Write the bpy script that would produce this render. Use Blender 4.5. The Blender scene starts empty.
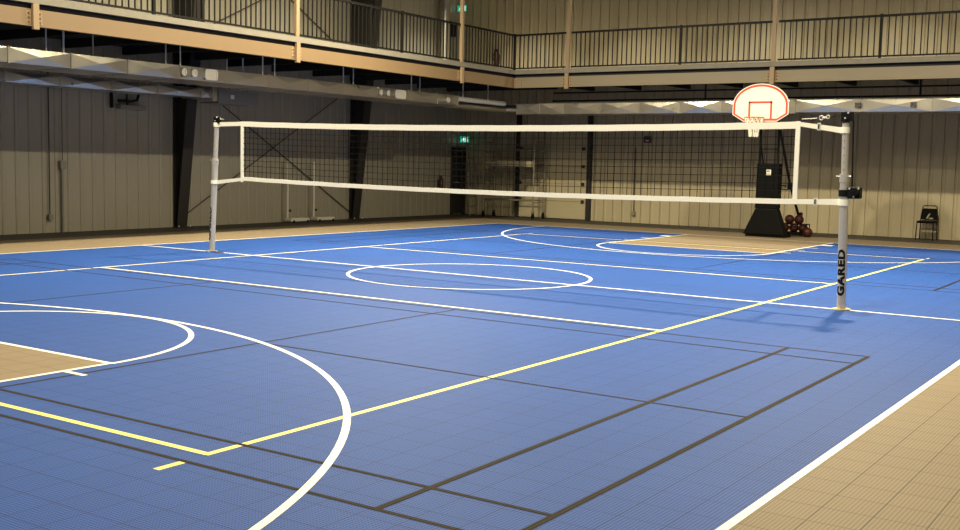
import bpy, bmesh, math, random
from mathutils import Vector, Matrix
random.seed(7)
PI = math.pi
scene = bpy.context.scene
COL = scene.collection

# ------------------------------------------------------------------ materials
def mat(name, base, rough=0.5, metal=0.0, spec=0.5, var=0.0, vscale=3.0, bump=0.0, bscale=60.0, bdist=.01, emit=None, estr=0.0, rvar=0.0):
    m = bpy.data.materials.new(name); m.use_nodes = True
    nt = m.node_tree; p = nt.nodes['Principled BSDF']
    p.inputs['Base Color'].default_value = (*base, 1)
    p.inputs['Roughness'].default_value = rough
    p.inputs['Metallic'].default_value = metal
    p.inputs['Specular IOR Level'].default_value = spec
    if emit:
        p.inputs['Emission Color'].default_value = (*emit, 1); p.inputs['Emission Strength'].default_value = estr
    geo = nt.nodes.new('ShaderNodeNewGeometry')
    if var or rvar:
        n = nt.nodes.new('ShaderNodeTexNoise'); n.inputs['Scale'].default_value = vscale; n.inputs['Detail'].default_value = 4
        nt.links.new(geo.outputs['Position'], n.inputs['Vector'])
        if var:
            mx = nt.nodes.new('ShaderNodeMix'); mx.data_type = 'RGBA'
            mx.inputs['A'].default_value = (*[c * (1 - var) for c in base], 1)
            mx.inputs['B'].default_value = (*[min(1, c * (1 + var)) for c in base], 1)
            nt.links.new(n.outputs['Fac'], mx.inputs['Factor']); nt.links.new(mx.outputs['Result'], p.inputs['Base Color'])
        if rvar:
            mr = nt.nodes.new('ShaderNodeMapRange'); mr.inputs['To Min'].default_value = rough - rvar; mr.inputs['To Max'].default_value = rough + rvar
            nt.links.new(n.outputs['Fac'], mr.inputs['Value']); nt.links.new(mr.outputs['Result'], p.inputs['Roughness'])
    if bump:
        n2 = nt.nodes.new('ShaderNodeTexNoise'); n2.inputs['Scale'].default_value = bscale; n2.inputs['Detail'].default_value = 3
        nt.links.new(geo.outputs['Position'], n2.inputs['Vector'])
        b = nt.nodes.new('ShaderNodeBump'); b.inputs['Strength'].default_value = bump; b.inputs['Distance'].default_value = bdist
        nt.links.new(n2.outputs['Fac'], b.inputs['Height']); nt.links.new(b.outputs['Normal'], p.inputs['Normal'])
    return m

def tile_mat(name, base, rough=0.45, seam=0.5, hole=0.5, var=0.07):
    """interlocking 25 cm sport tiles with an open 12.5 mm grid"""
    m = bpy.data.materials.new(name); m.use_nodes = True
    nt = m.node_tree; L = nt.links; p = nt.nodes['Principled BSDF']
    geo = nt.nodes.new('ShaderNodeNewGeometry'); sep = nt.nodes.new('ShaderNodeSeparateXYZ'); L.new(geo.outputs['Position'], sep.inputs[0])
    def mth(op, a, b=None, c=None):
        n = nt.nodes.new('ShaderNodeMath'); n.operation = op
        for i, v in enumerate((a, b, c)):
            if v is None: continue
            if isinstance(v, (int, float)): n.inputs[i].default_value = v
            else: L.new(v, n.inputs[i])
        return n.outputs[0]
    def dist(axis, off, pitch):          # 0 at a line, .5 midway
        f = mth('FRACT', mth('DIVIDE', mth('ADD', sep.outputs[axis], 100 * pitch - off), pitch))
        return mth('SUBTRACT', 0.5, mth('ABSOLUTE', mth('SUBTRACT', f, 0.5)))
    sx = dist('X', 0.09, 0.25); sy = dist('Y', -0.045, 0.25)
    seamv = mth('LESS_THAN', mth('MINIMUM', sx, sy), 0.015)
    hx = dist('X', 0.09, 0.0208); hy = dist('Y', -0.045, 0.0208)
    holev = mth('GREATER_THAN', mth('MINIMUM', hx, hy), 0.17)
    n = nt.nodes.new('ShaderNodeTexNoise'); n.inputs['Scale'].default_value = 0.6; n.inputs['Detail'].default_value = 5
    L.new(geo.outputs['Position'], n.inputs['Vector'])
    wn = nt.nodes.new('ShaderNodeTexWhiteNoise'); wn.noise_dimensions = '2D'
    cmb = nt.nodes.new('ShaderNodeCombineXYZ')
    L.new(mth('FLOOR', mth('DIVIDE', mth('ADD', sep.outputs['X'], 25 - .09), .25)), cmb.inputs[0])
    L.new(mth('FLOOR', mth('DIVIDE', mth('ADD', sep.outputs['Y'], 25 + .045), .25)), cmb.inputs[1])
    L.new(cmb.outputs[0], wn.inputs['Vector'])
    k = mth('ADD', mth('MULTIPLY', mth('SUBTRACT', n.outputs['Fac'], 0.5), 2 * var), mth('MULTIPLY', mth('SUBTRACT', wn.outputs['Value'], .5), .05))
    k = mth('ADD', k, 1.0)
    k = mth('MULTIPLY', k, mth('SUBTRACT', 1.0, mth('MULTIPLY', holev, 1 - hole)))
    k = mth('MULTIPLY', k, mth('SUBTRACT', 1.0, mth('MULTIPLY', seamv, 1 - seam)))
    mul = nt.nodes.new('ShaderNodeVectorMath'); mul.operation = 'SCALE'; mul.inputs[0].default_value = base; L.new(k, mul.inputs['Scale'])
    L.new(mul.outputs[0], p.inputs['Base Color'])
    p.inputs['Roughness'].default_value = rough; p.inputs['Specular IOR Level'].default_value = 0.14
    h = mth('SUBTRACT', 1.0, mth('MAXIMUM', mth('MULTIPLY', holev, .6), seamv))
    b = nt.nodes.new('ShaderNodeBump'); b.inputs['Strength'].default_value = 0.25; b.inputs['Distance'].default_value = 0.003
    L.new(h, b.inputs['Height']); L.new(b.outputs['Normal'], p.inputs['Normal'])
    return m

M = {}
M['blue'] = tile_mat('blue_tile', (0.026, 0.088, 0.355), rough=.6, hole=.38)
M['tan'] = tile_mat('tan_tile', (0.25, 0.196, 0.128), rough=.6, hole=.6)
M['concrete'] = mat('dark_concrete', (0.035, 0.031, 0.023), .7, var=.25, vscale=4, bump=.2)
M['white_line'] = mat('white_line_paint', (0.80, 0.77, 0.66), .5, var=.04)
M['yellow_line'] = mat('yellow_line_paint', (0.84, 0.74, 0.16), .45, var=.05)
M['pale_line'] = mat('pale_yellow_line_paint', (0.84, 0.75, 0.40), .45, var=.06)  # paler yellow for the far side line and most cross lines
M['black_line'] = tile_mat('dark_line_paint', (0.034, 0.026, 0.015), rough=.8, hole=.12, var=.6)
M['wall'] = mat('ribbed_wall_panel', (0.31, 0.288, 0.225), .34, spec=.5, var=.07, vscale=1.3, rvar=.05)
M['back_wall'] = mat('back_wall_panel', (0.40, 0.345, 0.225), .34, spec=.5, var=.07, vscale=1.3, rvar=.05)
M['door_panel'] = mat('overhead_door_panel', (0.42, 0.365, 0.235), .4, var=.05)
M['black_door'] = mat('black_door_paint', (0.012, 0.012, 0.013), .5)
M['dark_steel'] = mat('dark_painted_steel', (0.026, 0.023, 0.02), .55, spec=.3, var=.15)
M['black'] = mat('black_powder_coat', (0.007, 0.0065, 0.006), .5, spec=.15)
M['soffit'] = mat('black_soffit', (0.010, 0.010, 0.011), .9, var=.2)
M['tan_steel'] = mat('tan_primed_steel', (0.25, 0.176, 0.098), .5, var=.06, vscale=2)
M['beam_tan'] = mat('tan_beam_paint', (0.175, 0.118, 0.062), .5, var=.06, vscale=2)
M['shaded_tan_steel'] = mat('tan_steel_shaded', (0.185, 0.155, 0.102), .5, var=.08, vscale=2)  # back beam's tan, greyed so its dimmer light is painted in
M['slab'] = mat('concrete_slab', (0.165, 0.15, 0.115), .75, var=.22, vscale=6, bump=.3, bscale=30)
M['galv'] = mat('galvanised_sheet', (0.56, 0.53, 0.45), .30, metal=.9, var=.08, vscale=2.5, rvar=.06, bump=.3, bscale=1.1, bdist=.06)
M['zinc'] = mat('zinc_rod', (0.72, 0.71, 0.68), .4, metal=.35)
M['dull_galv'] = mat('dull_sheet_metal', (0.26, 0.255, 0.235), .5, metal=.6, var=.1)
M['alu'] = mat('brushed_aluminium', (0.50, 0.48, 0.44), .4, metal=.35, var=.04)
M['web'] = mat('white_webbing', (0.93, 0.90, 0.74), .75, bump=.15, bscale=200)
M['cord'] = mat('black_net_cord', (0.006, 0.006, 0.006), .9, spec=.05)
M['white_paint'] = mat('white_painted_metal', (0.66, 0.63, 0.54), .45)
M['board'] = mat('white_backboard', (0.86, 0.82, 0.70), .35)
M['red'] = mat('red_board_paint', (0.62, 0.075, 0.03), .4)
M['orange'] = mat('orange_rim_paint', (0.68, 0.16, 0.04), .4)
M['pad'] = mat('black_vinyl_pad', (0.0025, 0.0027, 0.0022), .55, spec=.1)
M['ball'] = mat('brown_basketball', (0.05, 0.012, 0.009), .5, spec=.3, bump=.25, bscale=350)
M['vinyl'] = mat('black_chair_vinyl', (0.0035, 0.0035, 0.003), .7, spec=.08, var=.2)
M['worn'] = mat('worn_pale_patch', (0.30, 0.27, 0.2), .6)
M['pipe'] = mat('pale_pipe', (0.82, 0.79, 0.70), .3, metal=.2)
M['plank'] = mat('scaffold_plank', (0.36, 0.31, 0.21), .7, var=.25, vscale=8)
M['scaf'] = mat('scaffold_steel', (0.22, 0.2, 0.15), .5, metal=.4, var=.3, vscale=10)
M['grey_box'] = mat('grey_box_paint', (0.2, 0.19, 0.16), .5)
M['exit_green'] = mat('exit_green', (0.0, 0.3, 0.17), .4, emit=(0.02, .55, .34), estr=.7)
M['exit_white'] = mat('exit_white', (0.8, 0.8, 0.8), .4, emit=(.85, 1, .92), estr=1.1)
M['vent'] = mat('cream_grille', (0.92, 0.85, 0.66), .5)
M['dark_vent'] = mat('dark_grille', (0.09, 0.085, 0.08), .5)
M['gold'] = mat('yellow_floor_plate', (0.72, 0.52, 0.16), .45)
M['ext_red'] = mat('extinguisher_red', (0.055, 0.012, 0.010), .35)
M['rust'] = mat('bolt_rust', (0.12, 0.06, 0.03), .7)

# ------------------------------------------------------------------ mesh builder
class MB:
    def __init__(s): s.v = []; s.f = []; s.m = []
    def add(s, vs, fs, m=0):
        o = len(s.v); s.v += [tuple(v) for v in vs]; s.f += [tuple(i + o for i in f) for f in fs]; s.m += [m] * len(fs); return s
    def box(s, x0, x1, y0, y1, z0, z1, m=0):
        v = [(x, y, z) for z in (z0, z1) for y in (y0, y1) for x in (x0, x1)]
        return s.add(v, [(0, 2, 3, 1), (4, 5, 7, 6), (0, 1, 5, 4), (1, 3, 7, 5), (3, 2, 6, 7), (2, 0, 4, 6)], m)
    def tube(s, pts, r, n=10, m=0, cap=True, radii=None):
        pts = [Vector(p) for p in pts]; rings = []
        up = None
        for i, p in enumerate(pts):
            d = (pts[min(i + 1, len(pts) - 1)] - pts[max(i - 1, 0)]).normalized()
            if up is None:
                up = Vector((0, 0, 1)) if abs(d.z) < .9 else Vector((0, 1, 0))
            a = d.cross(up).normalized(); b = a.cross(d).normalized(); up = b
            rr = radii[i] if radii else r
            rings.append([p + a * rr * math.cos(2 * PI * k / n) + b * rr * math.sin(2 * PI * k / n) for k in range(n)])
        v = [q for R in rings for q in R]; f = []
        for i in range(len(rings) - 1):
            for k in range(n):
                f.append((i * n + k, i * n + (k + 1) % n, (i + 1) * n + (k + 1) % n, (i + 1) * n + k))
        if cap: f += [tuple(range(n))[::-1], tuple((len(rings) - 1) * n + k for k in range(n))]
        return s.add(v, f, m)
    def ring(s, c, R, r, axis='z', n=28, k=8, m=0):
        c = Vector(c); P = []
        for i in range(n):
            t = 2 * PI * i / n; u, w = math.cos(t), math.sin(t)
            for j in range(k):
                a = 2 * PI * j / k; q = R + r * math.cos(a); h = r * math.sin(a)
                d = {'z': (q * u, q * w, h), 'y': (q * u, h, q * w), 'x': (h, q * u, q * w)}[axis]
                P.append(c + Vector(d))
        f = [(i * k + j, ((i + 1) % n) * k + j, ((i + 1) % n) * k + (j + 1) % k, i * k + (j + 1) % k) for i in range(n) for j in range(k)]
        return s.add(P, f, m)
    def prism(s, poly, axis, a, b, m=0):
        """2-D polygon extruded along axis from a to b; polygon coords are the two other axes in x,y,z order"""
        def P(q, t):
            return {'x': (t, q[0], q[1]), 'y': (q[0], t, q[1]), 'z': (q[0], q[1], t)}[axis]
        n = len(poly); v = [P(q, a) for q in poly] + [P(q, b) for q in poly]
        f = [tuple(range(n)), tuple(range(2 * n - 1, n - 1, -1))] + [(i, i + n, (i + 1) % n + n, (i + 1) % n) for i in range(n)]
        return s.add(v, f, m)
    def loft(s, a, b, m=0):
        n = len(a); v = list(a) + list(b)
        return s.add(v, [tuple(range(n))[::-1], tuple(range(n, 2 * n))] + [(i, (i + 1) % n, (i + 1) % n + n, i + n) for i in range(n)], m)
    def sphere(s, c, r, nu=18, nv=12, m=0):
        v = [(c[0], c[1], c[2] - r)]; 
        for j in range(1, nv):
            t = PI * j / nv
            for i in range(nu):
                v.append((c[0] + r * math.sin(t) * math.cos(2 * PI * i / nu), c[1] + r * math.sin(t) * math.sin(2 * PI * i / nu), c[2] - r * math.cos(t)))
        v.append((c[0], c[1], c[2] + r)); f = []
        for i in range(nu): f.append((0, 1 + (i + 1) % nu, 1 + i))
        for j in range(nv - 2):
            for i in range(nu):
                a = 1 + j * nu; f.append((a + i, a + (i + 1) % nu, a + nu + (i + 1) % nu, a + nu + i))
        e = len(v) - 1; a = 1 + (nv - 2) * nu
        for i in range(nu): f.append((a + i, a + (i + 1) % nu, e))
        return s.add(v, f, m)
    def build(s, name, mats, parent=None, loc=None, smooth=False, bevel=0, fix=True):
        me = bpy.data.meshes.new(name); me.from_pydata(s.v, [], s.f)
        if not isinstance(mats, (list, tuple)): mats = [mats]
        for q in mats: me.materials.append(q)
        me.polygons.foreach_set('material_index', s.m)
        if fix:
            bm = bmesh.new(); bm.from_mesh(me); bmesh.ops.recalc_face_normals(bm, faces=bm.faces); bm.to_mesh(me); bm.free()
        base = Vector(loc) if loc is not None else (wloc(parent) if parent else Vector((0, 0, 0)))
        me.transform(Matrix.Translation(-base))
        if smooth:
            me.polygons.foreach_set('use_smooth', [True] * len(me.polygons))
            me.set_sharp_from_angle(angle=math.radians(40))
        me.update()
        o = bpy.data.objects.new(name, me); COL.objects.link(o)
        if parent:
            o.parent = parent; o.location = base - wloc(parent)
        else: o.location = base
        if bevel:
            b = o.modifiers.new('bevel', 'BEVEL'); b.width = bevel; b.segments = 2; b.limit_method = 'ANGLE'
        return o
def wloc(o):
    v = Vector(o.location)
    while o.parent: o = o.parent; v += Vector(o.location)
    return v
def tag(o, label, cat, group=None, kind=None):
    o['label'] = label; o['category'] = cat
    if group: o['group'] = group
    if kind: o['kind'] = kind
    return o
def thing(name, label, cat, loc, group=None):
    o = bpy.data.objects.new(name, None); o.empty_display_size = .1; COL.objects.link(o); o.location = loc
    return tag(o, label, cat, group)
def struct(o): o['kind'] = 'structure'; return o
def copy_tree(o, parent=None):
    c = o.copy(); COL.objects.link(c); c.parent = parent
    for ch in list(o.children): copy_tree(ch, c)
    return c
ORD = ['first', 'second', 'third', 'fourth', 'fifth', 'sixth', 'seventh', 'eighth', 'ninth', 'tenth', 'eleventh', 'twelfth', 'thirteenth', 'fourteenth', 'fifteenth', 'sixteenth']

# ------------------------------------------------------------------ room numbers (metres, measured)
XL, XR, YB, YF, ZC = -11.15, 11.6, 16.0, -16.0, 9.4     # wall planes, ceiling
X0 = 0.05                                               # court centre line
SL, SR, EL = -7.37, 7.32, 12.21                         # basketball side lines and end lines
MX, MY = -7.0, 12.32                                    # inner edges of the mezzanine
ZSB, ZST = 4.078, 4.19                                   # mezzanine slab bottom / top

# ------------------------------------------------------------------ floor with all its painted lines (one mesh)
F = MB()
FM = [M['concrete'], M['tan'], M['blue'], M['white_line'], M['yellow_line'], M['pale_line'], M['black_line']]
F.box(XL - .2, XR + .2, YF - .2, YB + .2, -.15, -.004, 0)
TX0, TX1, TY0, TY1 = -9.85, 10.9, -15.3, 14.15           # tiled field
F.box(TX0, TX1, TY0, TY1, -.004, 0.0, 1)
LZ = [0]
def quad(x0, x1, y0, y1, m, z):
    LZ[0] += 1; z += LZ[0] * 4e-6
    F.add([(x0, y0, z), (x1, y0, z), (x1, y1, z), (x0, y1, z)], [(0, 1, 2, 3)], m)
def hl(x0, x1, y, m, z, w=.05): quad(min(x0, x1), max(x0, x1), y - w / 2, y + w / 2, m, z)
def vl(x, y0, y1, m, z, w=.05): quad(x - w / 2, x + w / 2, min(y0, y1), max(y0, y1), m, z)
def arc(cx, cy, r, t0, t1, m, z, w=.05, n=96):
    LZ[0] += 1; z += LZ[0] * 4e-6; v = []; f = []
    for i in range(n + 1):
        t = t0 + (t1 - t0) * i / n
        for q in (r - w / 2, r + w / 2): v.append((cx + q * math.cos(t), cy + q * math.sin(t), z))
    for i in range(n): f.append((2 * i, 2 * i + 1, 2 * i + 3, 2 * i + 2))
    F.add(v, f, m)
ZB, Z1, Z2, Z3 = .0004, .0010, .0026, .0018
quad(SL, SR, -EL, EL, 2, ZB)
KW = 1.80
quad(X0 - KW, X0 + KW, -EL, -7.63, 1, ZB + .0003); quad(X0 - KW, X0 + KW, 7.95, EL, 1, ZB + .0003)
# basketball, white
vl(SL, -EL, EL, 3, Z2); vl(SR, -EL - .03, EL, 3, Z2); hl(SL, SR, EL, 3, Z2); hl(SL, SR, -EL, 3, Z2)
hl(SL, SR, .122, 3, Z2); arc(.005, .122, 1.79, 0, 2 * PI, 3, Z2)
for sgn, ft, bc in ((-1, 7.63, 11.70), (1, 7.95, 11.84)):
    hl(X0 - KW - .025, X0 + KW + .025, sgn * ft, 3, Z2)
    for sx in (-1, 1): vl(X0 + sx * KW, sgn * ft, sgn * EL, 3, Z2)
    if sgn < 0: arc(X0, -ft, 1.815, 0, PI, 3, Z2); arc(X0, -bc, 5.91, 0, PI, 3, Z2)
    else: arc(X0, ft, 1.815, PI, 2 * PI, 3, Z2); arc(X0, bc, 5.91, PI, 2 * PI, 3, Z2)
    for sx in (-1, 1):
        vl(X0 + sx * 5.91, sgn * bc, sgn * EL, 3, Z2)
        for dy, wd in ((.43, .05), (1.3, .05), (2.2, .05), (3.3, .28)):
            hl(X0 + sx * KW, X0 + sx * (KW + .27), sgn * (ft + dy), 3, Z2, wd)
# volleyball, yellow
for sx in (-1, 1): vl(4.5 * sx, -9.02, 9.02, 4 if sx > 0 else 5, Z1)
hl(-4.5, 4.5, -9.0, 4, Z1); hl(-4.5, 4.5, -2.935, 5, Z1); hl(-4.5, 4.5, 3.09, 5, Z1); hl(-4.5, 4.5, 9.015, 5, Z1)
for sx in (-1, 1):
    vl(4.52 * sx, -9.38, -9.2, 4, Z1); vl(4.52 * sx, 9.2, 9.38, 3, Z1)
# badminton, dark: two courts laid across the hall
for cy in (-6.14, 6.25):
    for d, w in ((3.04, .035), (2.6, .035)):
        for s in (-1, 1): hl(X0 - 6.56, X0 + 6.56, cy + s * d, 6, Z3, w)
    for s in (-1, 1):
        vl(X0 + s * 6.55, cy - 3.04, cy + 3.04, 6, Z3 + .00015, .04); vl(X0 + s * 5.82, cy - 3.04, cy + 3.04, 6, Z3 + .00015, .04)
        vl(X0 + s * 1.98, cy - 2.6, cy + 3.04, 6, Z3 + .00015, .03)
        hl(X0 + s * 1.98, X0 + s * 6.56, cy, 6, Z3, .03)
floor = struct(F.build('floor', FM, fix=False))

# ------------------------------------------------------------------ ribbed metal walls
def ribs(a, b, pitch=.305, off=0.0, gd=.026):
    """profile points (t, depth): flat pans with one raised rib per pitch and two shallow grooves"""
    out = []; t = math.floor(a / pitch) * pitch + off
    while t < b + pitch:
        for d, h in ((0, 0), (.006, -gd), (.018, -gd), (.024, 0), (.05, .012), (.08, .012), (.105, 0)):
            q = t + d
            if a <= q <= b: out.append((q, h))
        t += pitch
    return [(a, 0)] + out + [(b, 0)]
def wall(name, plane, axis, a, b, sgn, paint='wall'):
    m = MB(); pr = ribs(a, b, gd=.026 if axis == 'x' else .013); v = []; f = []
    for t, h in pr:
        for z in (0, ZC): v.append((plane + sgn * h, t, z) if axis == 'y' else (t, plane + sgn * h, z))
    for i in range(len(pr) - 1): f.append((2 * i, 2 * i + 2, 2 * i + 3, 2 * i + 1))
    m.add(v, f)
    lo, hi = (plane - sgn * .2, plane - sgn * .04)
    lo, hi = min(lo, hi), max(lo, hi)
    if axis == 'y': m.box(lo, hi, a, b, 0, ZC)
    else: m.box(a, b, lo, hi, 0, ZC)
    return struct(m.build(name, M[paint], fix=False))
wall('wall_left', XL, 'y', YF, YB, 1); wall('wall_back', YB, 'x', XL, XR, -1, 'back_wall')
wall('wall_right', XR, 'y', YF, YB, -1); wall('wall_front', YF, 'x', XL, XR, 1)
struct(MB().box(XL - .2, XR + .2, YF - .2, YB + .2, ZC, ZC + .15).build('ceiling', mat('pale_ceiling', (.42, .4, .36), .8)))

# black exit door in the far corner of the left wall
d = MB(); d.box(XL + .02, XL + .05, 15.27, 15.88, .03, 2.06)
door = struct(d.build('door_1', M['black_door'], bevel=.004))
f = MB(); f.box(XL + .0, XL + .07, 15.2, 15.27, 0, 2.13); f.box(XL, XL + .07, 15.88, 15.95, 0, 2.13); f.box(XL, XL + .07, 15.2, 15.95, 2.06, 2.13)
f.build('door_frame', M['dark_steel'], door)
h = MB(); h.tube([(XL + .05, 15.36, 1.02), (XL + .11, 15.36, 1.02), (XL + .11, 15.5, 1.02)], .012); h.build('door_handle', M['zinc'], door, smooth=True)
h = MB(); h.tube([(XL + .05, 15.3, 1.9), (XL + .1, 15.3, 1.98), (XL + .1, 15.7, 2.0)], .014); h.build('door_closer', M['grey_box'], door, smooth=True)
# overhead door at the left end of the back wall
d = MB()
for i in range(5):
    d.box(-9.05, -6.62, YB - .075, YB - .02, .02 + i * .53, .02 + i * .53 + .522)
door = struct(d.build('door_2', M['door_panel'], bevel=.006))
f = MB()
for x in (-9.13, -6.62): f.box(x, x + .12, YB - .14, YB - .0, 0, 3.28)
f.box(-9.13, -6.5, YB - .14, YB, 2.68, 2.76)
f.build('door_track', M['dark_steel'], door)
h = MB()
for z in (.55, 1.08, 1.61, 2.14):
    for x in (-8.98, -6.76): h.box(x - .05, x + .05, YB - .1, YB - .07, z - .05, z + .05)
h.build('hinge', M['dark_steel'], door)

# ------------------------------------------------------------------ mezzanine walkway
m = MB(); m.prism([(XL, YF), (MX, YF), (MX, MY), (XR, MY), (XR, YB), (XL, YB)], 'z', ZSB, ZST)
struct(m.build('mezzanine_floor', M['slab']))
m = MB()
t = YF + .3
while t < YB - .4:
    m.box(XL, MX - .2, t, t + .1, 3.86, 4.031); t += 1.53
m.prism([(XL, YF), (MX - .12, YF), (MX - .12, MY + .12), (XR, MY + .12), (XR, YB), (XL, YB)], 'z', 4.03, 4.077)
t = -6.6
while t < XR - .2:
    m.box(t, t + .1, MY + .2, YB, 3.86, 4.031); t += 1.53
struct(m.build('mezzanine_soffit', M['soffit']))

def edge_beam(name, label, axis, a, b, pos):
    """channel beam whose web faces the court; a dark recess is left under the slab lip"""
    r = thing(name, label, 'beam', (pos, (a + b) / 2, 3.71) if axis == 'y' else ((a + b) / 2, pos, 3.71))
    w = MB(); sg = 1 if axis == 'y' else -1
    prof = [(.035, 3.71), (.035, 3.727), (0, 3.73), (0, 3.99), (-.015, 3.99), (-.015, 3.727), (-.08, 3.727), (-.08, 3.71)]
    prof = [(pos - .04 * sg + sg * q[0], q[1]) for q in prof]
    if axis == 'y': w.prism(prof, 'y', a, b)
    else: w.prism(prof, 'x', a, b)
    w.build('web', M['beam_tan' if axis == 'y' else 'shaded_tan_steel'], r)
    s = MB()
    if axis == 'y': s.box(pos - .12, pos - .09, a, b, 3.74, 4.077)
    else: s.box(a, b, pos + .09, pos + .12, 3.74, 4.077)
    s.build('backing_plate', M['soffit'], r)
    return r
bl = edge_beam('edge_beam', 'long tan steel edge beam under the left mezzanine walkway', 'y', YF, MY + .03, MX)
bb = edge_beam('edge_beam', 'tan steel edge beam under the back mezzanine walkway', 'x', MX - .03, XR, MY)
def bolts(r, axis, centres, pos):
    for c in centres:
        b = MB()
        for s in (-.105, .105):
            for z in (3.78, 3.85, 3.92):
                for q in ((c + s),):
                    if axis == 'y': b.tube([(pos - .042, q, z), (pos - .02, q, z)], .017, 6)
                    else: b.tube([(q, pos + .042, z), (q, pos + .02, z)], .017, 6)
        b.build('bolt_group', M['rust'], r)
        p = MB()
        for s in (-.105, .105):
            if axis == 'y': p.box(pos - .041, pos - .034, c + s - .04, c + s + .04, 3.74, 3.96)
            else: p.box(c + s - .04, c + s + .04, pos + .034, pos + .041, 3.74, 3.96)
        p.build('clip_plate', M['tan_steel'], r)
HPL = [-8.4, -2.27, 3.84, 9.825]; HPB = [-5.38, .18, 5.74]
bolts(bl, 'y', HPL, MX); bolts(bb, 'x', HPB + [-6.9], MY)
names = {-8.4: 'tan steel hanger post nearest the camera side of the left walkway', -2.27: 'tan hanger post at the far left of the view on the left walkway edge',
         3.84: 'tall tan steel hanger post midway along the left walkway railing', 9.825: 'tall tan hanger post of the left walkway near the mezzanine corner'}
for y in HPL[1:]:
    r = thing('hanger_post', names[y], 'post', (MX, y, 3.7), 'tan hanger posts along the mezzanine edge')
    m = MB(); m.box(MX - .075, MX + .0, y - .0475, y + .0475, ZST, ZC - .001); m.build('shaft', M['tan_steel'], r, bevel=.006)
    m = MB(); m.box(MX - .035, MX + .025, y - .055, y + .055, 3.66, 4.07); m.build('lower_bracket', M['tan_steel'], r, bevel=.004)
nb = {-5.38: 'bright tan hanger post on the back walkway edge next to the mezzanine corner', .18: 'dull tan hanger post on the back walkway directly above the basketball backboard'}
for x in HPB[:2]:
    r = thing('hanger_post', nb[x], 'post', (x, MY, 3.7), 'tan hanger posts along the mezzanine edge')
    m = MB(); m.box(x - .0475, x + .0475, MY, MY + .075, ZST, ZC - .001); m.build('shaft', M['tan_steel'], r, bevel=.006)
    m = MB(); m.box(x - .055, x + .055, MY - .025, MY + .035, 3.66, 4.07); m.build('lower_bracket', M['tan_steel'], r, bevel=.004)

# railing sections, each balusters + rails + its end post
ZR0, ZR1 = ZST + .03, 5.15
bal_mesh = {}
def rail(axis, a, b, label, post_at_b=True, wide=.055, gap=.03):
    mid = (a + b) / 2; ins = .06; a += gap
    P = (lambda t, o, z: (MX - ins + o, t, z)) if axis == 'y' else (lambda t, o, z: (t, MY + ins + o, z))
    r = thing('guardrail', label, 'railing', P(mid, 0, ZST), 'black railing sections of the mezzanine')
    def bar(m, t0, t1, o, z0, z1):
        p, q = P(t0, -o, z0), P(t1, o, z1); m.box(min(p[0], q[0]), max(p[0], q[0]), min(p[1], q[1]), max(p[1], q[1]), z0, z1)
    m = MB(); bar(m, a, b, .03, ZR1 - .05, ZR1); m.build('top_rail', M['black'], r)
    m = MB(); bar(m, a, b, .02, ZR0, ZR0 + .035); m.build('bottom_rail', M['black'], r)
    n = max(2, round((b - a) / .135)); st = (b - a) / n
    for i in range(1, n):
        t = a + i * st
        m = bal_mesh.get(axis)
        if m is None:
            k = MB(); k.box(-.011, .011, -.011, .011, ZR0 + .03 - ZST, ZR1 - .045 - ZST)
            o = k.build('baluster', M['black'], None, loc=(0, 0, 0)); bal_mesh[axis] = o
            o.parent = r
        else:
            o = m.copy(); COL.objects.link(o); o.parent = r
        o.location = Vector(P(t, 0, ZST)) - Vector(r.location)
    if post_at_b:
        m = MB(); bar(m, b - wide / 2, b + wide / 2, .028, ZST + .0015, ZR1 + .02); m.build('rail_post', M['black'], r)
LY = [(-8.4, -6.0), (-6.0, -4.7), (-4.7, -2.33), (-2.2, .16), (.16, 1.31), (1.31, 3.78), (3.9, 6.24), (6.24, 7.41), (7.41, 9.76), (9.89, MY + .06)]
for i, (a, b) in enumerate(LY[3:]):
    rail('y', a, b, ['black railing section of the left walkway at the top left, beyond the first tan post', 'short black railing section of the left walkway in front of the first dark column',
         'black railing section just left of the middle tan post on the left walkway', 'black railing section just right of the middle tan post on the left walkway',
         'short black railing section in front of the second dark column on the left walkway', 'black railing section in front of the silver spiral duct on the left walkway',
         'last black railing section of the left walkway, ending at the mezzanine corner'][i], post_at_b=b not in (3.78, 9.76))
for (a, b), lab in zip([(MX + .06 - .12, -5.45), (-5.32, -2.2), (-2.2, .11), (.25, 2.61), (2.61, 5.0)],
        ['short black railing section of the back walkway between corner and tan post', 'black railing section of the back walkway just right of the bright tan post',
         'black railing section of the back walkway just left of the post above the backboard', 'black railing section of the back walkway just right of the post above the backboard',
         'black railing section of the back walkway at the right edge of the view']):
    rail('x', a, b, lab, post_at_b=b not in (-5.45, .11))

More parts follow.
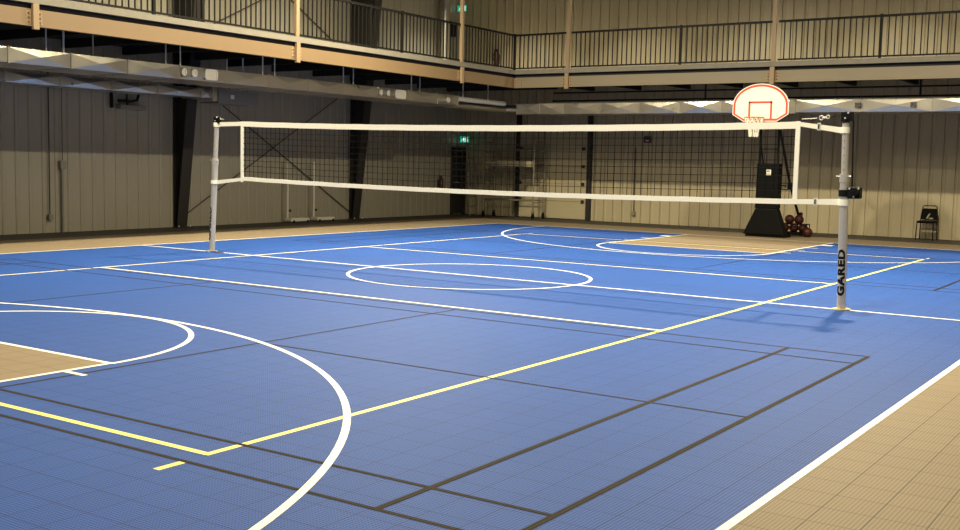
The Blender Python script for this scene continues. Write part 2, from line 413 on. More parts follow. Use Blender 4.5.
# ------------------------------------------------------------------ building columns and bracing on the left wall
def column(y, label):
    r = thing('steel_column', label, 'column', (XL + .05, y + .15, 0), 'dark tapered columns on the left wall')
    w = .3; x0 = XL + .03; zt = ZC - .01
    def xi(z): return XL + .13 + .12 * z
    m = MB(); m.box(x0, x0 + .02, y, y + w, .015, zt); m.build('outer_flange', M['dark_steel'], r)
    m = MB(); m.add([(x0 + .02, y + w / 2 - .01, .015), (xi(0), y + w / 2 - .01, .015), (xi(zt), y + w / 2 - .01, zt), (x0 + .02, y + w / 2 - .01, zt),
                     (x0 + .02, y + w / 2 + .01, .015), (xi(0), y + w / 2 + .01, .015), (xi(zt), y + w / 2 + .01, zt), (x0 + .02, y + w / 2 + .01, zt)],
                    [(0, 1, 2, 3), (7, 6, 5, 4), (0, 4, 5, 1), (1, 5, 6, 2), (2, 6, 7, 3), (3, 7, 4, 0)]); m.build('web', M['dark_steel'], r)
    m = MB(); m.add([(xi(0), y, .015), (xi(0) + .02, y, .015), (xi(zt) + .02, y, zt), (xi(zt), y, zt), (xi(0), y + w, .015), (xi(0) + .02, y + w, .015), (xi(zt) + .02, y + w, zt), (xi(zt), y + w, zt)],
                    [(0, 1, 2, 3), (7, 6, 5, 4), (0, 4, 5, 1), (1, 5, 6, 2), (2, 6, 7, 3), (3, 7, 4, 0)]); m.build('inner_flange', M['dark_steel'], r)
    m = MB(); m.box(XL + .025, XL + .3, y - .04, y + w + .04, -.004, .016); m.build('base_plate', M['dark_steel'], r)
    m = MB()
    for yy in (y - .02, y + w + .02): m.tube([(XL + .24, yy, .016), (XL + .24, yy, .05)], .014, 6)
    m.build('anchor_bolt', M['zinc'], r)
column(4.05, 'dark tapered steel column on the left wall, the nearer one left of the net')
column(10.3, 'dark tapered steel column on the left wall, the farther one seen behind the net')
def brace(p, q, label):
    m = MB(); m.tube([p, q], .013, 8); o = m.build('brace_rod', M['dark_steel'], loc=p, smooth=True); tag(o, label, 'brace rod', 'crossed brace rods on the left wall')
bx = XL + .04
brace((bx, 10.29, .21), (bx, 4.36, 3.60), 'dark brace rod falling from upper left to the foot of the farther column')
brace((bx + .03, 4.36, .28), (bx + .03, 10.3, 3.66), 'dark brace rod rising from the foot of the nearer column to the right')
brace((bx, 10.29, 4.46), (bx, 4.36, 7.66), 'thin brace rod above the left walkway falling to the right')
brace((bx + .03, 4.36, 4.39), (bx + .03, 10.29, 7.30), 'thin brace rod above the left walkway rising to the right')

# ------------------------------------------------------------------ air ducts (cross-broken galvanised panels)
def duct(mb, axis, face, a, b, z0, z1, depth, joints, sgn, bul=.024, flange=.012):
    """sgn: direction the face looks along its axis; every panel carries an X crease"""
    ks = sorted(set([a, b] + [j for j in joints if a + .1 < j < b - .1]))
    P = (lambda d, t, z: (face + sgn * d, t, z)) if axis == 'y' else (lambda d, t, z: (t, face + sgn * d, z))
    zm = (z0 + z1) / 2
    for t0, t1 in zip(ks[:-1], ks[1:]):
        c = P(bul, (t0 + t1) / 2, zm)
        mb.add([P(0, t0, z0), P(0, t1, z0), P(0, t1, z1), P(0, t0, z1), c], [(0, 1, 4), (1, 2, 4), (2, 3, 4), (3, 0, 4)])
        u = [P(0, t0, z0), P(0, t1, z0), P(-depth, t1, z0), P(-depth, t0, z0)]
        cc = P(-depth / 2, (t0 + t1) / 2, z0 - bul)
        mb.add(u + [cc], [(0, 1, 4), (1, 2, 4), (2, 3, 4), (3, 0, 4)])
        mb.add([P(0, t0, z1), P(0, t1, z1), P(-depth, t1, z1), P(-depth, t0, z1)], [(0, 1, 2, 3)])
        mb.add([P(-depth, t0, z0), P(-depth, t1, z0), P(-depth, t1, z1), P(-depth, t0, z1)], [(0, 1, 2, 3)])
    for t in (ks[0], ks[-1]): mb.add([P(0, t, z0), P(-depth, t, z0), P(-depth, t, z1), P(0, t, z1)], [(0, 1, 2, 3)])
def seams(par, axis, face, joints, z0, z1, depth, sgn, e=.014, w=.012):
    for t in joints:
        mb = MB()
        lo, hi = sorted((face + sgn * e, face - sgn * (depth + e)))
        for (p0, p1, q0, q1) in ((lo, hi, z0 - e, z0), (lo, hi, z1, z1 + e)):
            if axis == 'y': mb.box(p0, p1, t - w, t + w, q0, q1)
            else: mb.box(t - w, t + w, p0, p1, q0, q1)
        f0, f1 = sorted((face, face + sgn * e))
        if axis == 'y': mb.box(f0, f1, t - w, t + w, z0, z1)
        else: mb.box(t - w, t + w, f0, f1, z0, z1)
        mb.build('seam_flange', M['galv'], par)
DX = -7.62; DZ0, DZ1 = 3.145, 3.40
r = thing('air_duct', 'long silver sheet metal duct hung under the left walkway edge', 'air duct', (DX - .5, 0, DZ0))
J = [-7.3 + 1.22 * i for i in range(15)]; J = [-2.37 + 1.2 * i for i in range(-5, 11)]
m = MB(); duct(m, 'y', DX, -9.5, 10.55, DZ0, DZ1, 1.15, J, 1); m.build('duct_body', M['galv'], r, fix=False)
seams(r, 'y', DX, [j for j in J if -9.4 < j < 10.4] + [10.54], DZ0, DZ1, 1.15, 1)
def grille(par, axis, face, t0, t1, z0, z1, sgn, mm, label=None):
    m = MB(); e = .03
    def bx_(d0, d1, a, b, c, d):
        p, q = sorted((face + sgn * d0, face + sgn * d1))
        if axis == 'y': m.box(p, q, a, b, c, d)
        else: m.box(a, b, p, q, c, d)
    w = .025
    bx_(0, e, t0, t1, z0, z0 + w); bx_(0, e, t0, t1, z1 - w, z1); bx_(0, e, t0, t0 + w, z0, z1); bx_(0, e, t1 - w, t1, z0, z1)
    n = max(2, int((z1 - z0) / .03))
    for i in range(1, n):
        z = z0 + (z1 - z0) * i / n; bx_(.006, e - .004, t0 + w, t1 - w, z - .005, z + .005)
    bx_(.0, .004, t0 + w, t1 - w, z0 + w, z1 - w)
    o = m.build('vent_grille', mm, par)
    if label: o['label'] = label
FX = DX + .026
grille(r, 'y', FX, 1.83, 2.16, DZ0 + .03, DZ1 - .02, 1, M['vent'], 'large cream vent grille')
grille(r, 'y', FX, 1.5, 1.63, DZ0 + .06, DZ1 - .05, 1, M['vent']); grille(r, 'y', FX, 1.25, 1.36, DZ0 + .06, DZ1 - .05, 1, M['vent'])
grille(r, 'y', FX, 7.85, 8.25, DZ0 + .03, DZ1 - .02, 1, M['vent']); grille(r, 'y', FX, 7.52, 7.62, DZ0 + .06, DZ1 - .05, 1, M['vent']); grille(r, 'y', FX, 7.25, 7.34, DZ0 + .06, DZ1 - .05, 1, M['vent'])
grille(r, 'y', FX, 9.95, 10.1, DZ0 + .05, DZ1 - .07, 1, M['vent'])
m = MB(); m.tube([(DX - .12, 10.55, 3.33), (DX - .14, 13.0, 3.33)], .065, 16); m.build('round_pipe', M['pipe'], r, smooth=True)
m = MB(); m.tube([(DX - .45, 10.55, 3.2), (DX - .42, 12.9, 3.2), (DX - .25, 13.25, 3.2), (DX + .16, 13.38, 3.2)], .1, 16); m.build('flexible_pipe', M['galv'], r, smooth=True)

LX = -9.95
r = thing('air_duct', 'lower silver duct at the upper left, behind and below the long duct', 'air duct', (LX - .3, 0, 2.98))
J2 = [-3.3, -2.1, -.95, .25, 1.45, 2.65, 3.85]
m = MB(); duct(m, 'y', LX, -9.5, 4.15, 2.985, 3.19, .6, [-8.1, -6.9, -5.7, -4.5] + J2, 1); m.build('duct_body', M['galv'], r, fix=False)
seams(r, 'y', LX, J2 + [4.14], 2.985, 3.19, .6, 1)
m = MB(); m.box(LX - .5, LX + .04, 4.16, 4.3, 2.92, 3.26); m.build('end_collar', M['galv'], r, bevel=.01)
r = thing('duct_box', 'square grey sheet metal duct box above the left end of the net', 'duct box', (LX - .2, 5.0, 2.88))
m = MB(); duct(m, 'y', LX, 4.36, 5.62, 2.885, 3.19, .6, [5.25], 1, bul=.004); m.build('box_body', M['dull_galv'], r, fix=False)
m = MB(); m.box(LX + .012, LX + .03, 4.72, 4.82, 3.0, 3.09); m.build('access_label', M['vent'], r)
m = MB(); m.tube([(LX - .3, 4.9, 3.19), (LX - .3, 4.9, 4.0)], .02, 8); m.tube([(LX - .3, 5.4, 3.19), (LX - .3, 5.4, 4.0)], .02, 8); m.build('hanger_strap', M['zinc'], r)

DY = 13.0; BZ0, BZ1 = 3.035, 3.335
r = thing('air_duct', 'silver cross-creased duct running along below the back walkway', 'air duct', (2, DY + .4, BZ0))
JB = [-5.8 + 1.17 * i for i in range(5)] + [-.2] + [.5, 2.07, 3.65, 5.2, 6.8, 8.4]
JB = [-6.05, -5.0, -4.7 + .0, -3.57, -2.43, -1.31, -.2, .5, 2.07, 3.65, 5.2, 6.8, 8.4]
JB = [-5.85, -4.7, -3.57, -2.43, -1.31, -.3, .5, 2.07, 3.65, 5.2, 6.8, 8.4]
m = MB(); duct(m, 'x', DY, -7.35, XR - .1, BZ0, BZ1, .75, [-6.6] + JB, -1, bul=.032); m.build('duct_body', M['galv'], r, fix=False)
seams(r, 'x', DY, JB + [-7.34, -6.6], BZ0, BZ1, .75, -1, e=.012, w=.009)
m = MB(); m.box(.42, .56, DY - .03, DY + .78, BZ0 - .03, BZ1 + .02); m.build('joint_collar', M['galv'], r, bevel=.008)
grille(r, 'x', DY - .033, 1.97, 2.1, BZ0 + .1, BZ0 + .21, -1, M['dark_vent'], 'small dark vent grille'); grille(r, 'x', DY - .033, 3.2, 3.33, BZ0 + .1, BZ0 + .21, -1, M['dark_vent'], 'small dark vent grille')

# thin hanger rods that carry the long duct
rods = [(-1.62, DX - .06), (-1.28, DX - .06), (-.35, DX - .5), (.95, DX - .06), (1.15, DX - .3), (1.3, DX - .06), (3.5, DX - .06), (3.85, DX - .06), (6.05, DX - .06), (6.4, DX - .06), (8.6, DX - .06), (8.95, DX - .06), (10.9, DX - .1), (12.1, DX - .1)]
first = None
for i, (y, x) in enumerate(rods):
    ztop = 3.715; zb = DZ1 - .02 if y < 10.5 else 3.37
    m = MB(); m.tube([(x, y, zb), (x, y, 4.02)], .013 if i != 1 else .019, 8)
    m.box(x - .02, x + .02, y - .02, y + .02, zb, zb + .03)
    o = m.build('hanger_rod', M['zinc'], loc=(x, y, zb), smooth=True)
    tag(o, '%s thin silver hanger rod from the left above the long left duct' % ORD[i], 'hanger rod', 'hanger rods of the left duct')
# black sprinkler pipe under the back walkway
r = thing('sprinkler_pipe', 'black sprinkler pipe running just above the back wall duct', 'pipe', (2, 13.2, 3.39))
m = MB(); m.tube([(-6.3, 13.2, 3.40), (XR - .2, 13.2, 3.40)], .022, 8); m.build('main_pipe', M['black'], r, smooth=True)
m = MB(); m.tube([(-6.3, 13.25, 3.62), (XR - .2, 13.25, 3.62)], .02, 8); m.build('upper_pipe', M['black'], r, smooth=True)
for x in (-1.83, 3.34): m = MB(); m.tube([(x, 13.2, 3.40), (x, 13.2, 4.03)], .02, 8); m.build('drop_hanger', M['black'], r, smooth=True)

# ------------------------------------------------------------------ volleyball net, posts
NY = .122
def lettering(par, cx, r, zc, hgt, ang, size):
    """five black letters running up the tube; flat glyphs wrapped round it"""
    cu = bpy.data.curves.new('glyphs', 'FONT'); cu.body = 'GARED'; cu.size = 1; cu.offset = .055; cu.resolution_u = 3; cu.space_character = 1.1
    ob = bpy.data.objects.new('glyphs', cu); COL.objects.link(ob); bpy.context.view_layer.update()
    dg = bpy.context.evaluated_depsgraph_get(); me = bpy.data.meshes.new_from_object(ob.evaluated_get(dg))
    bpy.data.objects.remove(ob)
    bm = bmesh.new(); bm.from_mesh(me)
    bmesh.ops.triangulate(bm, faces=bm.faces)
    xs = [v.co.x for v in bm.verts]; ys = [v.co.y for v in bm.verts]; x0, x1, y0, y1 = min(xs), max(xs), min(ys), max(ys)
    for _ in range(2): bmesh.ops.subdivide_edges(bm, edges=[e for e in bm.edges if abs(e.verts[0].co.y - e.verts[1].co.y) > .12], cuts=1)
    bmesh.ops.triangulate(bm, faces=bm.faces)
    for v in bm.verts:
        u = (v.co.x - x0) / (x1 - x0); w = (v.co.y - y0) / (y1 - y0) - .5
        a = ang - w * size / r                    # letter tops point to the left of the viewer
        v.co = Vector((cx + (r + .0015) * math.cos(a), NY + (r + .0015) * math.sin(a), zc - hgt / 2 + u * hgt))
    bm.normal_update(); bm.to_mesh(me); bm.free()
    me.materials.clear(); me.materials.append(M['black']); me.transform(Matrix.Translation(-wloc(par)))
    o = bpy.data.objects.new('lettering', me); COL.objects.link(o); o.parent = par; o['label'] = 'black capital letters running up the post'
def vpost(x, side, label):
    r = thing('volleyball_post', label, 'net post', (x, NY, 0), 'volleyball posts')
    m = MB(); m.tube([(x, NY, .004), (x, NY, 1.57)], .052, 24); m.build('lower_tube', M['alu'], r, smooth=True)
    m = MB(); m.tube([(x, NY, 1.45), (x, NY, 2.25)], .040, 24); m.build('upper_tube', M['alu'], r, smooth=True)
    m = MB(); m.tube([(x, NY, 1.53), (x, NY, 1.63)], .058, 24)
    m.build('clamp_collar', M['alu'], r, smooth=True)
    m = MB(); m.tube([(x - .09, NY - .03, 1.60), (x + .09, NY - .03, 1.60)], .008, 8); m.build('locking_pin', M['alu'], r, smooth=True)
    m = MB(); m.tube([(x, NY, .0027), (x, NY, .014)], .105, 28); m.build('floor_plate', M['gold'] if side > 0 else M['alu'], r, smooth=True)
    m = MB(); m.tube([(x, NY, 2.235), (x, NY, 2.27)], .046, 20); m.box(x - .05, x + .085, NY - .028, NY + .028, 2.25, 2.36)
    m.tube([(x + .01, NY - .036, 2.32), (x + .01, NY + .036, 2.32)], .045, 16); m.build('pulley_head', M['black'], r, smooth=True)
    m = MB()
    for dx, dz in ((.0, 2.29), (.035, 2.35)): m.tube([(x + dx, NY - .045, dz), (x + dx, NY - .03, dz)], .011, 8)
    m.build('head_bolt', M['zinc'], r)
    m = MB()
    for k in range(6): m.tube([(x + .0, NY - .043, 1.68 + .085 * k), (x + .0, NY - .036, 1.68 + .085 * k)], .006, 8)
    m.build('height_hole', M['black'], r)
    r.rotation_euler = (0, -.027 if side > 0 else .058, 0)
    view = math.atan2(-13.16 - NY, 9.11 - x)
    if side > 0:
        lettering(r, x, .052, .45, .56, view - .28, .098)
        m = MB(); m.tube([(x, NY, 1.36), (x, NY, 1.44)], .064, 24); m.build('winch_strap', M['black'], r, smooth=True)
        w = MB(); w.box(x + .055, x + .2, NY - .07, NY + .05, 1.335, 1.475); w = w.build('winch', M['black'], r, bevel=.012)
        k = MB(); k.tube([(x + .14, NY - .07, 1.42), (x + .14, NY - .11, 1.42)], .05, 18); k.tube([(x + .14, NY - .1, 1.42), (x + .14, NY - .12, 1.42)], .014, 10); k.build('winch_drum', M['black'], w, smooth=True)
        k = MB()
        for a in ((.08, 1.455), (.185, 1.455), (.13, 1.36)): k.tube([(x + a[0], NY - .076, a[1]), (x + a[0], NY - .066, a[1])], .011, 8)
        k.build('winch_bolt', M['zinc'], w)
        m = MB(); m.tube([(x + .06, NY - .01, 2.34), (x + .09, NY - .01, 2.25), (x + .1, NY - .03, 1.48)], .011, 8); m.build('winch_cable', M['black'], r, smooth=True)
    else:
        lettering(r, x, .052, .50, .60, view - 1.35, .085)
        m = MB(); m.box(x + .06, x + .3, NY - .09, NY + .03, .003, .02); m.build('sleeve_cover', M['dark_steel'], r, bevel=.004)
PXL, PXR = -5.51, 5.445
vpost(PXR, 1, 'silver volleyball post with black winch at the right end of the net')
vpost(PXL, -1, 'silver volleyball post without a winch at the left end of the net')

N = thing('volleyball_net', 'white-taped black mesh volleyball net strung across the blue court', 'net', (X0, NY, 0))
NL, NR = -4.78, 4.84; NT = 2.245; NB = 1.275
def sag(x): return -.055 * (1 - ((x - .03) / 4.81) ** 2) + .018 - .012 * (x / 4.81)
def tape(nm, z0, z1, t=.008):
    m = MB(); n = 40; v = []; f = []
    for i in range(n + 1):
        x = NL + (NR - NL) * i / n
        w = .004 * math.sin(i * 1.9)
        for (y, z) in ((NY - t, z0), (NY + t, z0), (NY + t, z1), (NY - t, z1)): v.append((x, y + w * .3, z + sag(x) + w * .4))
    for i in range(n):
        for k in range(4): f.append((i * 4 + k, i * 4 + (k + 1) % 4, i * 4 + 4 + (k + 1) % 4, i * 4 + 4 + k))
    f += [(3, 2, 1, 0), (n * 4, n * 4 + 1, n * 4 + 2, n * 4 + 3)]
    m.add(v, f); m.build(nm, M['web'], N)
tape('top_tape', NT - .085, NT); tape('bottom_tape', NB - .035, NB + .03)
for x in (NL + .025, NR - .025):
    m = MB(); m.box(x - .028, x + .028, NY - .0095, NY + .0095, NB - .03, NT + .01); m.build('side_band', M['web'], N)
m = MB(); c = .003
nx = 96
for i in range(1, nx):
    x = NL + (NR - NL) * i / nx; s_ = sag(x); m.box(x - c, x + c, NY - c, NY + c, NB + .02 + s_, NT - .08 + s_)
for k in range(1, 9):
    z = NB + .03 + (NT - .085 - NB - .03) * k / 9
    for i in range(16):
        xa, xb = NL + (NR - NL) * i / 16, NL + (NR - NL) * (i + 1) / 16
        m.tube([(xa, NY, z + sag(xa)), (xb, NY, z + sag(xb))], c * 1.2, 4, cap=False)
m.build('netting', M['cord'], N)
def strap(x0, z0, x1, z1, h0, h1, nm='strap'):
    m = MB(); t = .007
    m.loft([(x0, NY - t, z0 - h0), (x0, NY + t, z0 - h0), (x0, NY + t, z0), (x0, NY - t, z0)], [(x1, NY - t, z1 - h1), (x1, NY + t, z1 - h1), (x1, NY + t, z1), (x1, NY - t, z1)])
    q = MB(); return m.build(nm, M['web'], N)
def wrap(x, z, h, R=.062):
    m = MB(); P = []
    for rr, zz in ((R, z - h), (R, z), (R - .008, z), (R - .008, z - h)):
        P += [(x + rr * math.cos(2 * PI * k / 20), NY + rr * math.sin(2 * PI * k / 20), zz) for k in range(20)]
    m.add(P, [(j * 20 + k, j * 20 + (k + 1) % 20, (j + 1) % 4 * 20 + (k + 1) % 20, (j + 1) % 4 * 20 + k) for j in range(4) for k in range(20)]); m.build('post_wrap', M['web'], N, smooth=True)
strap(NR - .03, NT + .003, PXR - .1, NT - .065, .05, .07); wrap(PXR - .06, NT - .062, .072, .052)
strap(NR - .03, NB + .03, PXR - .09, NB + .055, .055, .075); wrap(PXR - .034, NB + .052, .075, .064)
strap(NL + .03, NT + .025, PXL + .15, NT + .015, .07, .07); wrap(PXL + .125, NT + .012, .075, .052)
strap(NL + .03, NB + .045, PXL + .11, NB - .02, .055, .065); wrap(PXL + .072, NB - .02, .06, .064)
for x, z in ((5.07, NT - .055), (5.07, NB + .01)):
    m = MB(); m.box(x - .02, x + .02, NY - .016, NY + .016, z - .045, z + .045); m.build('buckle', M['white_paint'], N)
    m = MB(); m.box(x - .008, x + .008, NY - .02, NY - .014, z - .028, z + .028); m.build('buckle_slot', M['black'], N)
m = MB(); m.tube([(NR - .05, NY, NT - .02), (4.9, NY, NT + .035), (5.15, NY, NT + .05), (PXR - .07, NY, NT + .085)], .0045, 6); m.build('tension_cable', M['black'], N)
t = MB(); t.ring((5.09, NY, NT + .05), .024, .006, 'y', 20, 6); t.tube([(5.1, NY, NT + .05), (5.16, NY, NT + .055)], .009, 8); t.tube([(4.86, NY, NT + .035), (5.04, NY, NT + .045)], .006, 6)
t.ring((5.17, NY, NT + .06), .018, .006, 'y', 16, 6); t.build('turnbuckle', M['white_paint'], N, smooth=True)
m = MB(); m.tube([(PXL + .1, NY, NT + .09), (PXL + .3, NY, NT + .06), (NL, NY, NT - .02)], .0045, 6); m.build('tension_cable', M['black'], N)
t = MB(); t.ring((PXL + .2, NY, NT + .08), .022, .006, 'y', 16, 6); t.tube([(PXL + .08, NY, NT + .085), (PXL + .3, NY, NT + .066)], .007, 6); t.build('turnbuckle', M['white_paint'], N, smooth=True)

# ------------------------------------------------------------------ portable basketball hoop
HX, HY = 0.02, 12.9
H = thing('basketball_hoop', 'portable basketball hoop with fan-shaped white backboard and black padded base', 'basketball hoop', (HX, HY, 0))
m = MB()
m.loft([(-.58, HY - .02, .06), (.47, HY - .02, .06), (.47, HY + .3, .06), (-.58, HY + .3, .06)], [(-.29, HY, .70), (.25, HY, .70), (.25, HY + .24, .70), (-.29, HY + .22, .70)])
m.build('base_pad', M['pad'], H, bevel=.02)
m = MB(); m.loft([(-.305, HY, .70), (.26, HY, .70), (.26, HY + .24, .70), (-.305, HY + .22, .70)], [(-.29, HY, 1.80), (.25, HY, 1.80), (.25, HY + .24, 1.80), (-.29, HY + .22, 1.80)])
pad = m.build('mast_pad', M['pad'], H, bevel=.015)
m = MB(); m.box(-.535, .43, HY + .04, HY + .6, .0, .062); m.box(-.5, -.14, HY + .6, HY + 2.0, .0, .062); m.box(-.14, .42, HY + 1.78, HY + 1.95, .0, .062)
for x, yy in ((-.45, 0), (.35, 0), (-.45, 1), (-.2, 1)):
    for y in ((HY + .12,), (HY + 1.9,))[yy]: m.tube([(x - .02, y, .03), (x + .02, y, .03)], .03, 12)
m.build('base_frame', M['black'], H)
m = MB(); m.box(-.42, -.16, HY + .75, HY + 1.7, .062, .34); m.build('ballast_box', M['black'], H, bevel=.02)
g = MB(); g.box(-.055, .065, HY - .006, HY + .01, 1.51, 1.65); g = g.build('maker_plate', M['board'], pad); g['label'] = 'small white square plate on the black pad'
k = MB(); k.box(-.038, -.016, HY - .009, HY - .005, 1.585, 1.628); k.box(-.016, .047, HY - .009, HY - .005, 1.61, 1.628); k.box(.01, .024, HY - .009, HY - .005, 1.575, 1.61); k.box(-.045, .055, HY - .009, HY - .005, 1.535, 1.55)
k.build('plate_mark', M['dark_steel'], g)
for x in (-.25, .2):
    m = MB(); m.tube([(x, HY + .08, 1.75), (x, HY + .05, 2.62), (x, HY - .1, 2.95)], .03, 10); m.build('mast_arm', M['black'], H, smooth=True)
m = MB(); m.tube([(-.2, HY + .2, 1.75), (-.28, HY + .1, 2.4), (-.25, HY + .05, 2.62)], .02, 8); m.build('diagonal_arm', M['black'], H, smooth=True)
m = MB(); m.tube([(-.25, HY + .1, 2.15), (.2, HY + .1, 2.15)], .013, 8); m.build('cross_bar', M['black'], H)
m = MB(); m.tube([(.02, HY + .22, 1.19), (.18, HY + .95, 1.16)], .013, 8); m.tube([(.02, HY + .22, 1.28), (.16, HY + .9, 1.25)], .013, 8); m.build('strut_link', M['black'], H)
m = MB(); m.tube([(.2, HY + .1, 2.66), (.23, HY + .95, 1.3), (.3, HY + 1.7, .35), (.31, HY + 1.86, .06)], .032, 10); m.build('rear_strut', M['black'], H, smooth=True)
for q in ((.18, .28, .9, 1.04, 1.16, 1.34), (.24, .35, 1.58, 1.72, .38, .58)):
    m = MB(); m.box(q[0], q[1], HY + q[2], HY + q[3], q[4], q[5]); m.build('strut_clamp', M['black'], H, bevel=.01)
BYP = 11.86; bcx = .1
for x in (-.12, .28):
    m = MB(); m.tube([(x, HY - .1, 2.95), (x, BYP + .06, 3.1)], .028, 10); m.build('board_arm', M['black'], H, smooth=True)
m = MB(); m.box(bcx - .34, bcx + .34, BYP + .03, BYP + .07, 3.02, 3.08); m.box(bcx - .34, bcx + .34, BYP + .03, BYP + .07, 3.34, 3.4); m.box(bcx - .2, bcx - .14, BYP + .03, BYP + .07, 2.9, 3.4); m.box(bcx + .14, bcx + .2, BYP + .03, BYP + .07, 2.9, 3.4)
m.build('board_bracket', M['black'], H)
def fan(k=0.0):
    W = .673 - k; zb = 2.765 + k; pts = [(bcx - .40, zb), (bcx + .40, zb), (bcx + W, 2.93 + k * .35), (bcx + W, 3.14)]
    n = 22
    for i in range(1, n):
        t = PI * i / n; pts.append((bcx + W * math.cos(t), 3.14 + (.505 - k) * math.sin(t)))
    pts.append((bcx - W, 3.14)); pts.append((bcx - W, 2.93 + k * .35))
    return pts
m = MB(); m.prism(fan(), 'y', BYP - .012, BYP + .028); bd = m.build('backboard', M['board'], H)
def rimband(a, b, y):
    n = len(a); v = [(p[0], y, p[1]) for p in a] + [(p[0], y, p[1]) for p in b]
    return v, [(i, (i + 1) % n, (i + 1) % n + n, i + n) for i in range(n)]
m = MB(); v, f = rimband(fan(.02), fan(.068), BYP - .0145); m.add(v, f); m.build('board_border', M['red'], bd)
m = MB(); w = .046
x0, x1, z0, z1 = bcx - .295, bcx + .295, 2.80, 3.235
x0, x1 = bcx - .285, bcx + .285
m.box(x0, x0 + w, BYP - .0155, BYP - .0125, z0, z1); m.box(x1 - w, x1, BYP - .0155, BYP - .0125, z0, z1); m.box(x0, x1, BYP - .0155, BYP - .0125, z1 - w, z1); m.build('target_square', M['red'], bd)
RZ = 2.845; RC = (bcx, BYP - .38, RZ)
m = MB(); m.ring(RC, .225, .010, 'z', 32, 8); m.build('rim', M['orange'], H, smooth=True)
m = MB(); m.box(bcx - .09, bcx + .09, BYP - .05, BYP - .0125, RZ - .08, RZ + .03); m.box(bcx - .07, bcx + .07, BYP - .17, BYP - .05, RZ - .012, RZ + .004)
m.tube([(bcx - .06, BYP - .05, RZ - .07), (bcx - .1, BYP - .18, RZ - .005)], .008, 6); m.tube([(bcx + .06, BYP - .05, RZ - .07), (bcx + .1, BYP - .18, RZ - .005)], .008, 6); m.build('rim_mount', M['orange'], H)
m = MB(); L_ = 12; lev = [(0, .222), (.1, .185), (.2, .14), (.32, .11), (.45, .10)]
for i in range(L_):
    for s in (1, -1):
        pts = []
        for j, (dz, rr) in enumerate(lev):
            a = 2 * PI * (i + s * .5 * j) / L_; pts.append((RC[0] + rr * math.cos(a), RC[1] + rr * math.sin(a), RZ - .008 - dz))
        m.tube(pts, .0065, 5)
m.build('hoop_net', M['web'], H)

# cart of basketballs behind the hoop
CX, CY = .3, 14.12
r = thing('ball_cart', 'low black ball cart standing behind the hoop base by the back wall', 'ball cart', (CX, CY, 0))
m = MB()
for z in (.09, .3):
    m.tube([(CX - .34, CY - .17, z), (CX + .34, CY - .17, z), (CX + .34, CY + .17, z), (CX - .34, CY + .17, z), (CX - .34, CY - .17, z)], .012, 8)
m.build('rail_frame', M['black'], r, smooth=True)
for sx in (-1, 1):
    for sy in (-1, 1):
        m = MB(); m.tube([(CX + sx * .34, CY + sy * .17, .05), (CX + sx * .34, CY + sy * .17, 0.3)], .012, 8); m.build('upright', M['black'], r)
        m = MB(); m.tube([(CX + sx * .34 - .012, CY + sy * .17, .03), (CX + sx * .34 + .012, CY + sy * .17, .03)], .03, 14); m.build('caster', M['black'], r, smooth=True)
m = MB(); m.box(CX - .34, CX + .34, CY - .17, CY + .17, .07, .085); m.build('shelf', M['black'], r)
balls = [(-.237, -.02, .205, 'leftmost in the lower row of the cart'), (.0, .0, .205, 'in the middle of the lower row of the cart'), (.237, -.02, .205, 'right of centre in the lower row of the cart'),
         (-.119, -.01, .412, 'on the upper left of the pile, next to the hoop base'), (.119, .0, .412, 'on top of the pile beside the strut'), (.44, -.28, .1185, 'on the floor in front of the right end of the cart')]
b0 = None
for x, y, z, lab in balls:
    if b0 is None:
        m = MB(); m.sphere((0, 0, 0), .118, 20, 14); o = m.build('basketball', M['ball'], None, loc=(0, 0, 0), smooth=True)
        s = MB(); s.ring((0, 0, 0), .1175, .0022, 'z', 28, 5); s.ring((0, 0, 0), .1175, .0022, 'x', 28, 5); s.ring((0, 0, 0), .1175, .0022, 'y', 28, 5); s.build('seam', M['black'], o); b0 = o
    else: o = copy_tree(b0)
    o.location = (CX + x, CY + y, z); o.rotation_euler = (x * 3, z * 5, x * 7)
    tag(o, 'dark brown-red basketball ' + lab, 'basketball', 'basketballs on the cart')

# ------------------------------------------------------------------ stacking chair by the back wall
CH = (3.2, 15.38)
r = thing('stacking_chair', 'black metal-framed stacking chair standing alone against the back wall', 'chair', (CH[0], CH[1], 0))
cx, cy = CH
m = MB(); m.box(cx - .2, cx + .2, cy - .22, cy + .2, .425, .48); m.build('seat', M['vinyl'], r, bevel=.02)
m = MB(); m.loft([(cx - .195, cy + .205, .50), (cx + .195, cy + .205, .50), (cx + .195, cy + .235, .50), (cx - .195, cy + .235, .50)], [(cx - .165, cy + .245, .775), (cx + .165, cy + .245, .775), (cx + .165, cy + .275, .775), (cx - .165, cy + .275, .775)]); bk = m.build('backrest', M['vinyl'], r, bevel=.012)
m = MB(); m.loft([(cx - .07, cy + .2, .53), (cx - .03, cy + .2, .53), (cx - .03, cy + .21, .53), (cx - .07, cy + .21, .53)], [(cx - .01, cy + .215, .65), (cx + .03, cy + .215, .66), (cx + .03, cy + .225, .66), (cx - .01, cy + .225, .65)])
m.box(cx - .0, cx + .1, cy + .198, cy + .206, .515, .55); q = m.build('worn_patch', M['worn'], bk); q['label'] = 'pale worn patch on the black backrest'
m = MB(); m.tube([(cx - .2, cy + .215, .46), (cx - .19, cy + .225, .6), (cx - .165, cy + .265, .815), (cx - .13, cy + .272, .845), (cx + .13, cy + .272, .845), (cx + .165, cy + .265, .815), (cx + .19, cy + .225, .6), (cx + .2, cy + .215, .46)], .013, 8); m.build('back_frame', M['black'], r, smooth=True)
